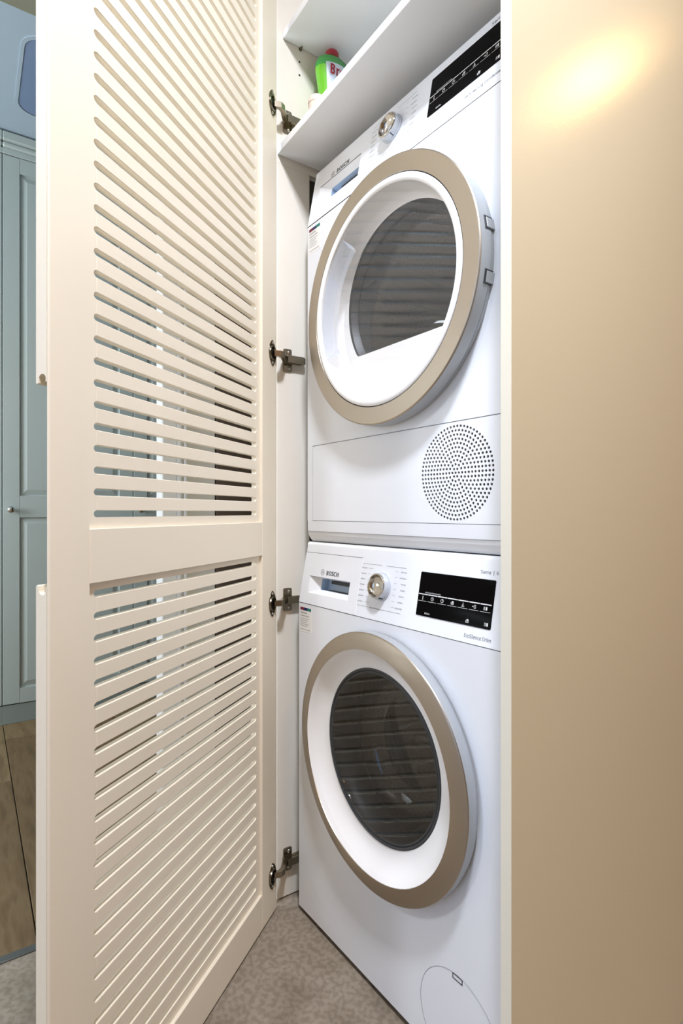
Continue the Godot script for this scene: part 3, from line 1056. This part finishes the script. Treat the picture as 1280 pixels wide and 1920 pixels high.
func info_sticker(o: Node, lo: Vector2, hi: Vector2, z: float) -> void:
	var st := begin()
	prism(st, round_rect(lo, hi, 0.0015, 3), z, z + 0.0003)
	var s := put("sticker", st, m.sticker, o)
	var w := (hi.x - lo.x - 0.003) / 3
	for k in 3:
		st = begin()
		sheet(st, lo.x + 0.0015 + w * k, hi.y - 0.0080, lo.x + 0.0015 + w * (k + 1), hi.y - 0.0012, z + 0.0005)
		put("colour_band", st, [m.red, m.navy, m.teal][k], s)
	var rng := RandomNumberGenerator.new()
	rng.seed = 3
	st = begin()
	word(st, rng, lo.x + 0.003, hi.y - 0.0150, 0.026, 0.0042, z + 0.0005)
	word(st, rng, lo.x + 0.003, hi.y - 0.0215, 0.034, 0.0034, z + 0.0005)
	for k in 5:
		word(st, rng, lo.x + 0.003, hi.y - 0.027 - 0.0042 * k, 0.032 - 0.004 * (k % 3), 0.0018, z + 0.0005)
	sheet(st, lo.x + 0.003, lo.y + 0.005, hi.x - 0.006, lo.y + 0.0058, z + 0.0005)
	put("sticker_print", st, m.print_dark, s)


func drum(o: Node, c: Vector3, r: float, z0: float, z1: float, material: Material) -> void:
	var st := begin()
	lathe(st, [Vector2(r, z0), Vector2(r, z1)], c, 72, Vector2(30, 7))
	var d := put("drum", st, material, o)
	st = begin()
	lathe(st, [Vector2(r, z1), Vector2(r * 0.55, z1 - 0.012), Vector2(0.05, z1 - 0.01), Vector2(0.0, z1 + 0.004)], c, 64, Vector2(36, 6))
	put("drum_back", st, material, d)
	for k in 3:
		st = begin()
		frame = Transform3D(Basis(Vector3.BACK, TAU * k / 3 + 0.35), c)
		var p := PackedVector2Array([Vector2(r + 0.002, -0.045), Vector2(r - 0.030, -0.022), Vector2(r - 0.048, 0.0), Vector2(r - 0.030, 0.022), Vector2(r + 0.002, 0.045)])
		prism(st, p, z1 + 0.02, z0 - 0.03, true)
		frame = Transform3D()
		put("lifter", st, m.rubber, d)


# ------------------------------------------------------------------ washing machine
func washing_machine() -> void:
	var o := machine("washing_machine", Vector3(0.0503, 0, -0.0293))
	tag(o, "white front-loading washing machine with silver door ring, standing on the floor under the dryer", "washing machine")
	casing(o, 0.0125, 0.8485, 0.034)
	var w := 0.598
	var c := Vector2(0.299, 0.457)
	var st := begin()
	holed(st, Vector2(0.004, 0.0125), Vector2(w - 0.004, 0.7098), c, 0.205, 0.0, 0.02)
	returns(st, 0.004, w - 0.004, 0.0125, 0.7098, 0.0, 0.036)
	quad(st, Vector3(0.004, 0.7098, 0), Vector3(w - 0.004, 0.7098, 0), Vector3(w - 0.004, 0.7098, -0.03), Vector3(0.004, 0.7098, -0.03), Vector3.UP)
	quad(st, Vector3(0.004, 0.0125, 0), Vector3(w - 0.004, 0.0125, 0), Vector3(w - 0.004, 0.0125, -0.03), Vector3(0.004, 0.0125, -0.03), Vector3.DOWN)
	put("front_panel", st, m.enamel, o)
	st = begin()
	box(st, Vector3(0.004, 0.7095, -0.012), Vector3(w - 0.004, 0.7114, -0.0016))
	put("seam", st, m.seam, o)
	fascia(o, Vector3(0, 0.7108, 0), true)
	# round filter flap low on the right: its joint line and latch
	st = begin()
	var pts := []
	for k in 49:
		var a := deg_to_rad(-62.0 + 304.0 * k / 48)
		pts.append(Vector3(0.4882 + 0.0857 * cos(a), 0.0878 + 0.0857 * sin(a), 0.0001))
	tube(st, pts, 0.00045, 6)
	var flap := put("filter_flap", st, m.groove, o)
	st = begin()
	frame = Transform3D(Basis(), Vector3(0.4865, 0.1682, 0))
	for b in [[-0.0105, -0.0045, 0.0105, -0.0032], [-0.0105, 0.0032, 0.0105, 0.0045], [-0.0105, -0.0045, -0.0092, 0.0045], [0.0092, -0.0045, 0.0105, 0.0045]]:
		box(st, Vector3(b[0], b[1], -0.001), Vector3(b[2], b[3], 0.0006))
	put("flap_latch", st, m.rubber, flap)
	frame = Transform3D()
	info_sticker(o, Vector2(0.0085, 0.646), Vector2(0.0565, 0.7025), 0.0)
	for x: float in [0.06, 0.538]:
		for z: float in [-0.08, -0.53]:
			st = begin()
			frame = Transform3D(Basis(Vector3.RIGHT, PI / 2), Vector3(x, 0.0, z))
			turned(st, [Vector2(0.0, 0.0), Vector2(0.022, 0.0), Vector2(0.020, -0.007), Vector2(0.010, -0.007), Vector2(0.010, -0.014)], Vector3.ZERO, 20)
			put("foot", st, m.rubber, o)
	frame = Transform3D()
	# the door: silver ring, white dish, dark glass bowl
	var d := node("porthole_door", o)
	var at := v3(c, 0.0)
	st = begin()
	turned(st, [Vector2(0.2045, 0.0355), Vector2(0.2050, 0.0368)], at)
	lathe(st, [Vector2(0.2050, 0.0368), Vector2(0.2195, 0.0348), Vector2(0.2345, 0.0302)], at, 128)
	lathe(st, [Vector2(0.2345, 0.0302), Vector2(0.2358, 0.0296), Vector2(0.2364, 0.0284)], at, 128)
	put("door_ring", st, m.silver, d)
	st = begin()
	lathe(st, [Vector2(0.2364, 0.0284), Vector2(0.2372, 0.021), Vector2(0.2366, 0.013), Vector2(0.2345, 0.0068), Vector2(0.2310, 0.0058)], at, 128)
	put("ring_edge", st, m.rim, d)
	st = begin()
	turned(st, [Vector2(0.2310, 0.0058), Vector2(0.2270, 0.0058), Vector2(0.2270, 0.0)], at)
	put("door_gap", st, m.dark, d)
	st = begin()
	turned(st, [Vector2(0.2045, 0.0355), Vector2(0.1975, 0.0290)], at)
	var dc := Vector2(0.2988, 0.4625)
	var steps := []
	for k in 15:
		var t := k / 14.0
		steps.append([t, lerpf(0.1975, 0.1605, t), 0.0085 + 0.0205 * pow(1.0 - t, 2.0)])
	for k in 14:
		ring_between(st, c, dc, steps[maxi(k - 1, 0)], steps[k], steps[k + 1], steps[mini(k + 2, 14)])
	put("door_dish", st, m.dish, d)
	var gat := v3(dc, 0.0)
	st = begin()
	lathe(st, [Vector2(0.1605, 0.0085), Vector2(0.1585, 0.0098), Vector2(0.1560, 0.0092), Vector2(0.1545, 0.0070)], gat, 96)
	lathe(st, [Vector2(0.1545, 0.0070), Vector2(0.1525, 0.0088), Vector2(0.1500, 0.0080)], gat, 96)
	put("glass_rim", st, m.rubber, d)
	st = begin()
	lathe(st, [Vector2(0.1510, 0.0072), Vector2(0.1475, 0.0030), Vector2(0.1455, -0.020), Vector2(0.1420, -0.048), Vector2(0.1340, -0.070), Vector2(0.1180, -0.084), Vector2(0.090, -0.090), Vector2(0.045, -0.093), Vector2(0.0, -0.094)], gat, 112)
	put("glass_bowl", st, m.bowl, d)
	st = begin()
	lathe(st, [Vector2(0.1515, 0.0078), Vector2(0.110, 0.0060), Vector2(0.060, 0.0045), Vector2(0.0, 0.0040)], gat, 112)
	put("door_glass", st, m.cover, d)
	st = begin()
	lathe(st, [Vector2(0.205, -0.004), Vector2(0.176, -0.012), Vector2(0.166, -0.040), Vector2(0.170, -0.072), Vector2(0.184, -0.088), Vector2(0.200, -0.094)], at, 96)
	put("door_gasket", st, m.rubber, o)
	st = begin()
	turned(st, [Vector2(0.196, -0.094), Vector2(0.250, -0.096)], at, 72)
	put("drum_rim", st, m.nickel_dark, o)
	drum(o, at, 0.248, -0.096, -0.46, m.drum_dark)


# one smooth step of a ring whose centre drifts from c to dc; a and b are [drift, radius, height], before and after give the slopes
func ring_between(st: SurfaceTool, c: Vector2, dc: Vector2, before: Array, a: Array, b: Array, after: Array, n := 128) -> void:
	var s0 := Vector2(before[2] - b[2], before[1] - b[1]).normalized()
	var s1 := Vector2(a[2] - after[2], a[1] - after[1]).normalized()
	for i in n:
		var p := []
		var nn := []
		for k in [[a, s0, i], [b, s1, i], [b, s1, i + 1], [a, s0, i + 1]]:
			var d := Vector2(cos(TAU * k[2] / n), sin(TAU * k[2] / n))
			p.append(v3(c.lerp(dc, k[0][0]) + d * k[0][1], k[0][2]))
			nn.append(v3(-d * k[1].x, k[1].y))
		quads(st, p, nn)


# ------------------------------------------------------------------ tumble dryer
func tumble_dryer() -> void:
	var o := machine("tumble_dryer", Vector3(0.0503, 0, -0.0293) + Vector3(0.003, 0, 0) + Vector3(sin(deg_to_rad(SKEW)), 0, cos(deg_to_rad(SKEW))) * -0.022)
	tag(o, "white tumble dryer with silver door ring and round vent, stacked on the washing machine", "tumble dryer")
	casing(o, 0.8505, 1.7165, 0.034)
	var w := 0.598
	var yl := 1.579
	var c := Vector2(0.299, 1.323)
	# curved foot of the front
	var st := begin()
	var p := [Vector2(0.8978, 0.0), Vector2(0.8745, -0.0004), Vector2(0.866, -0.0022), Vector2(0.857, -0.0075), Vector2(0.8508, -0.0135)]
	for k in 4:
		var a: Vector2 = p[k]
		var b: Vector2 = p[k + 1]
		var t := (a - b).normalized()
		var n := Vector3(0, -t.y, t.x)
		quad(st, Vector3(0.004, a.x, a.y), Vector3(w - 0.004, a.x, a.y), Vector3(w - 0.004, b.x, b.y), Vector3(0.004, b.x, b.y), n)
		for s in [[0.004, -1.0], [w - 0.004, 1.0]]:
			quad(st, Vector3(s[0], a.x, a.y), Vector3(s[0], b.x, b.y), Vector3(s[0] + s[1] * 0.004, b.x, b.y - 0.004), Vector3(s[0] + s[1] * 0.004, a.x, a.y - 0.004), Vector3(s[1], 0, 1).normalized())
			quad(st, Vector3(s[0] + s[1] * 0.004, b.x, b.y - 0.004), Vector3(s[0] + s[1] * 0.004, a.x, a.y - 0.004), Vector3(s[0] + s[1] * 0.004, a.x, -0.036), Vector3(s[0] + s[1] * 0.004, b.x, -0.036), Vector3(s[1], 0, 0))
	put("foot_panel", st, m.enamel, o)
	# door field above, service panel with the vent below
	st = begin()
	holed(st, Vector2(0.004, 1.0695), Vector2(w - 0.004, yl - 0.0010), c, 0.205, 0.0, 0.02)
	returns(st, 0.004, w - 0.004, 1.0695, yl - 0.0010, 0.0, 0.036)
	sheet(st, 0.004, 0.8978, 0.0240, 1.0695, 0.0)
	sheet(st, w - 0.024, 0.8978, w - 0.004, 1.0695, 0.0)
	returns(st, 0.004, w - 0.004, 0.8978, 1.0695, 0.0, 0.036)
	put("front_panel", st, m.enamel, o)
	var vc := Vector2(0.4595, 0.9832)
	var vr := 0.0812
	st = begin()
	var vx0 := vc.x - 0.0845
	var vx1 := vc.x + 0.0845
	sheet(st, 0.0252, 0.8988, vx0, 1.0680, 0.0004)
	sheet(st, vx1, 0.8988, w - 0.0252, 1.0680, 0.0004)
	holed(st, Vector2(vx0, 0.8988), Vector2(vx1, 1.0680), vc, vr, 0.0004)
	var service := put("service_panel", st, m.enamel, o)
	vent(service, vc, vr)
	st = begin()
	box(st, Vector3(0.0240, 1.0680, -0.006), Vector3(w - 0.024, 1.0695, -0.0009))
	box(st, Vector3(0.0240, 0.8978, -0.006), Vector3(w - 0.024, 0.8990, -0.0009))
	box(st, Vector3(0.0240, 0.8978, -0.006), Vector3(0.0252, 1.0695, -0.0009))
	box(st, Vector3(w - 0.0252, 0.8978, -0.006), Vector3(w - 0.024, 1.0695, -0.0009))
	put("seam", st, m.groove, o)
	st = begin()
	box(st, Vector3(0.004, yl - 0.0014, -0.012), Vector3(w - 0.004, yl + 0.0008, -0.0016))
	box(st, Vector3(0.004, 0.8735, -0.004), Vector3(w - 0.004, 0.8742, 0.00005))
	put("seam", st, m.seam, o)
	fascia(o, Vector3(0, yl, 0), false)
	info_sticker(o, Vector2(0.0085, 1.5135), Vector2(0.0565, 1.5715), 0.0)
	# door
	var d := node("porthole_door", o)
	var at := v3(c, 0.0)
	st = begin()
	lathe(st, [Vector2(0.2075, 0.0335), Vector2(0.2080, 0.0345)], at, 128)
	lathe(st, [Vector2(0.2080, 0.0345), Vector2(0.2388, 0.0340)], at, 128)
	lathe(st, [Vector2(0.2388, 0.0340), Vector2(0.2406, 0.0333), Vector2(0.2414, 0.0316)], at, 128)
	put("door_ring", st, m.silver, d)
	st = begin()
	lathe(st, [Vector2(0.2414, 0.0316), Vector2(0.2424, 0.0100)], at, 128)
	lathe(st, [Vector2(0.2418, 0.0086), Vector2(0.2400, 0.0)], at, 128)
	turned(st, [Vector2(0.2424, 0.0100), Vector2(0.2400, 0.0096), Vector2(0.2400, 0.0088), Vector2(0.2418, 0.0086)], at, 128)
	put("ring_edge", st, m.rim, d)
	for y: float in [1.3625, 1.2795]:   # hinge openings in the ring's right edge
		var a := asin((y - c.y) / 0.242)
		frame = Transform3D(Basis(Vector3.BACK, a), at)
		st = begin()
		box(st, Vector3(0.2405, -0.0110, 0.003), Vector3(0.2428, 0.0110, 0.0215), 0.0002)
		put("hinge_pocket", st, m.rubber, d)
		st = begin()
		box(st, Vector3(0.2420, -0.0085, -0.0005), Vector3(0.2436, 0.0085, 0.0175), 0.0006)
		put("hinge_block", st, m.rim, d)
		frame = Transform3D()
	# white lip, dish and back plate with the D-shaped opening
	st = begin()
	turned(st, [Vector2(0.2075, 0.0335), Vector2(0.2068, 0.0290), Vector2(0.2060, 0.0335)], at, 128)
	put("lip_gap", st, m.seam, d)
	st = begin()
	lathe(st, [Vector2(0.2060, 0.0335), Vector2(0.2048, 0.0352), Vector2(0.2000, 0.0362), Vector2(0.1950, 0.0358), Vector2(0.1926, 0.0335)], at, 128)
	turned(st, [Vector2(0.1926, 0.0335), Vector2(0.1922, 0.0200)], at, 128)
	lathe(st, [Vector2(0.1922, 0.0200), Vector2(0.1915, 0.0), Vector2(0.1880, -0.014), Vector2(0.1800, -0.020)], at, 128)
	var wc := Vector2(0.299, 1.343)
	var chord := 1.2457
	var n := 160
	var hub := Vector2(0.299, 1.335)
	var ring := []
	for i in n:
		var dir := Vector2(cos(TAU * i / n), sin(TAU * i / n))
		ring.append([dir, d_edge(hub, dir, wc, 0.1655, chord)])
	for i in n:
		var j := (i + 1) % n
		var oi: Vector2 = c + ring[i][0] * 0.180
		var oj: Vector2 = c + ring[j][0] * 0.180
		quad(st, v3(oi, -0.020), v3(oj, -0.020), v3(ring[j][1], -0.022), v3(ring[i][1], -0.022), Vector3.BACK)
	put("door_dish", st, m.dish, d)
	st = begin()
	for i in n:
		var j := (i + 1) % n
		var k: Vector2 = (hub - ring[i][1]).normalized()
		quad(st, v3(ring[i][1], -0.022), v3(ring[j][1], -0.022), v3(ring[j][1], -0.028), v3(ring[i][1], -0.028), v3(k, 0))
		quad(st, v3(ring[i][1], -0.028), v3(ring[j][1], -0.028), v3(ring[j][1].lerp(hub, 0.06), -0.040), v3(ring[i][1].lerp(hub, 0.06), -0.040), v3(k, 0.6).normalized())
	put("glass_seal", st, m.rubber, d)
	st = begin()
	for i in n:
		var j := (i + 1) % n
		tri(st, v3(ring[i][1].lerp(hub, 0.06), -0.036), v3(ring[j][1].lerp(hub, 0.06), -0.036), v3(hub, -0.036), Vector3.BACK)
	put("inner_glass", st, m.inner_glass, d)
	st = begin()
	lathe(st, [Vector2(0.1926, 0.0322), Vector2(0.150, 0.0345), Vector2(0.080, 0.0360), Vector2(0.0, 0.0364)], at, 112)
	put("door_window", st, m.clear, d)
	# moulded clear grip behind the left of the window
	st = begin()
	for q in [[0.1905, 0.0300, 0.172, 0.0130], [0.172, 0.0130, 0.158, 0.0110]]:
		lathe(st, [Vector2(q[0], q[1]), Vector2(q[2], q[3])], at, 40, Vector2.ONE, deg_to_rad(128.0), deg_to_rad(206.0))
	for deg: float in [128.0, 206.0]:
		var e := Vector2(cos(deg_to_rad(deg)), sin(deg_to_rad(deg)))
		tri(st, v3(c + e * 0.1905, 0.030), v3(c + e * 0.158, 0.011), v3(c + e * 0.158, 0.028), Vector3(-e.y, e.x, 0))
		tri(st, v3(c + e * 0.1905, 0.030), v3(c + e * 0.172, 0.013), v3(c + e * 0.158, 0.011), Vector3(-e.y, e.x, 0))
	put("door_grip", st, m.clear_grip, d)
	st = begin()
	turned(st, [Vector2(0.205, -0.012), Vector2(0.200, -0.045), Vector2(0.222, -0.06)], at, 72)
	put("door_gasket", st, m.rubber, o)
	drum(o, v3(Vector2(0.299, 1.30), 0.0), 0.255, -0.06, -0.50, m.drum)


func d_edge(hub: Vector2, dir: Vector2, wc: Vector2, r: float, chord: float) -> Vector2:
	var q := hub - wc
	var b := q.dot(dir)
	var t := -b + sqrt(b * b - q.dot(q) + r * r)
	if dir.y < 0.0:
		var tc := (chord - hub.y) / dir.y
		# a soft minimum rounds the two corners
		var k := 0.006
		var h := clampf(0.5 + 0.5 * (tc - t) / k, 0.0, 1.0)
		t = lerpf(tc, t, h) - k * h * (1.0 - h)
	return hub + dir * t


# a round field of drilled holes in rings: real openings with a dark chamber behind
func vent(parent: Node, c: Vector2, radius: float) -> void:
	var rings := 11
	var dr := radius / (rings + 0.5)
	var hole := 0.00235
	var st := begin()
	var z := 0.0004
	for k in range(0, rings + 1):
		var count := maxi(1, 6 * k)
		var r0 := (k - 0.5) * dr
		var r1 := (k + 0.5) * dr
		for j in count:
			var a := TAU * j / count
			var half := PI / count
			var e := Vector2(cos(a), sin(a))
			var hc := c + e * (k * dr)
			var n := 16
			var ins := []
			var outs := []
			for i in n:
				var t := TAU * i / n
				var loc := Vector2(cos(t), sin(t))   # local: x radial, y tangential
				ins.append(hc + (e * loc.x + Vector2(-e.y, e.x) * loc.y) * hole)
				if k == 0:
					outs.append(c + (e * loc.x + Vector2(-e.y, e.x) * loc.y) * (0.5 * dr))
				else:   # square map onto the ring sector
					var s := 1.0 / maxf(absf(loc.x), absf(loc.y))
					var rr := lerpf(r0, r1, 0.5 + 0.5 * clampf(loc.x * s, -1, 1))
					var aa := a + half * clampf(loc.y * s, -1, 1)
					outs.append(c + Vector2(cos(aa), sin(aa)) * rr)
			for i in n:
				var i2 := (i + 1) % n
				quad(st, v3(ins[i], z), v3(outs[i], z), v3(outs[i2], z), v3(ins[i2], z), Vector3.BACK)
				var w: Vector2 = (hc - ins[i]).normalized()
				quad(st, v3(ins[i], z), v3(ins[i2], z), v3(ins[i2], z - 0.0024), v3(ins[i], z - 0.0024), v3(w, 0))
	var g := put("vent_grille", st, m.enamel, parent)
	st = begin()
	turned(st, [Vector2(0.0, -0.0105), Vector2(radius + 0.004, -0.0105), Vector2(radius + 0.004, -0.003)], v3(c, 0), 48)
	put("vent_chamber", st, m.dark, g)


# ------------------------------------------------------------------ things on the shelf
func small_things() -> void:
	var b := node("cleaner_bottle")
	b.position = Vector3(0.046, 1.779, -0.126)
	tag(b, "green cleaner bottle with dark red cap and red lettered label on the cabinet shelf", "bottle")
	var up := Basis(Vector3.RIGHT, -PI / 2)   # local z = up, local y = towards the back
	var flat := Basis().scaled(Vector3(0.62, 1.0, 1.0))
	frame = Transform3D(up * flat, Vector3.ZERO)
	var st := begin()
	lathe(st, [Vector2(0.0, 0.0), Vector2(0.036, 0.0), Vector2(0.040, 0.004), Vector2(0.0395, 0.03), Vector2(0.0365, 0.07), Vector2(0.0345, 0.105), Vector2(0.0375, 0.145), Vector2(0.0435, 0.180), Vector2(0.0455, 0.195)], Vector3.ZERO, 48)
	put("bottle_body", st, m.bottle_green, b)
	st = begin()
	lathe(st, [Vector2(0.0455, 0.195), Vector2(0.0450, 0.206), Vector2(0.0400, 0.219), Vector2(0.030, 0.227), Vector2(0.020, 0.2295)], Vector3.ZERO, 48)
	put("bottle_shoulder", st, m.bottle_teal, b)
	frame = Transform3D(up, Vector3.ZERO)
	st = begin()
	lathe(st, [Vector2(0.0150, 0.226), Vector2(0.0175, 0.229), Vector2(0.0175, 0.238), Vector2(0.0150, 0.243), Vector2(0.0, 0.244)], Vector3(0.003, -0.004, 0), 32)
	put("bottle_cap", st, m.cap_red, b)
	# label wrapped on the side that faces the machines
	frame = Transform3D()
	st = begin()
	for i in 14:
		var t0 := lerpf(-0.75, 0.75, i / 14.0)
		var t1 := lerpf(-0.75, 0.75, (i + 1) / 14.0)
		var p := []
		var n := []
		for q in [[t0, 0.125, 0.0362], [t1, 0.125, 0.0362], [t1, 0.200, 0.0462], [t0, 0.200, 0.0462]]:
			p.append(Vector3((0.62 * q[2] + 0.0005) * cos(q[0]), q[1], q[2] * sin(q[0])))
			n.append(Vector3(cos(q[0]), -0.15, sin(q[0]) * 0.62).normalized())
		quads(st, p, n)
	var lab := put("bottle_label", st, m.label_white, b)
	frame = Transform3D(Basis(Vector3.UP, PI / 2) * Basis(Vector3.RIGHT, 0.10), Vector3(0.0282, 0.183, 0.0))
	text("lettering", "Bref", m.label_red, lab, Vector3.ZERO, 0.050, 0.024, "Droid Sans", true)
	frame = Transform3D()
	var t := node("small_tub")
	t.position = Vector3(0.083, 1.779, -0.060)
	tag(t, "small pale rounded tub peeking over the shelf edge in front of the bottle", "tub")
	frame = Transform3D(up, Vector3.ZERO)
	st = begin()
	lathe(st, [Vector2(0.0, 0.0), Vector2(0.017, 0.0), Vector2(0.019, 0.003), Vector2(0.0195, 0.074)], Vector3.ZERO, 32)
	put("tub_body", st, m.cream, t)
	st = begin()
	lathe(st, [Vector2(0.0202, 0.072), Vector2(0.0205, 0.080), Vector2(0.017, 0.087), Vector2(0.009, 0.091), Vector2(0.0, 0.092)], Vector3.ZERO, 32)
	put("tub_lid", st, m.cream, t)
	frame = Transform3D()
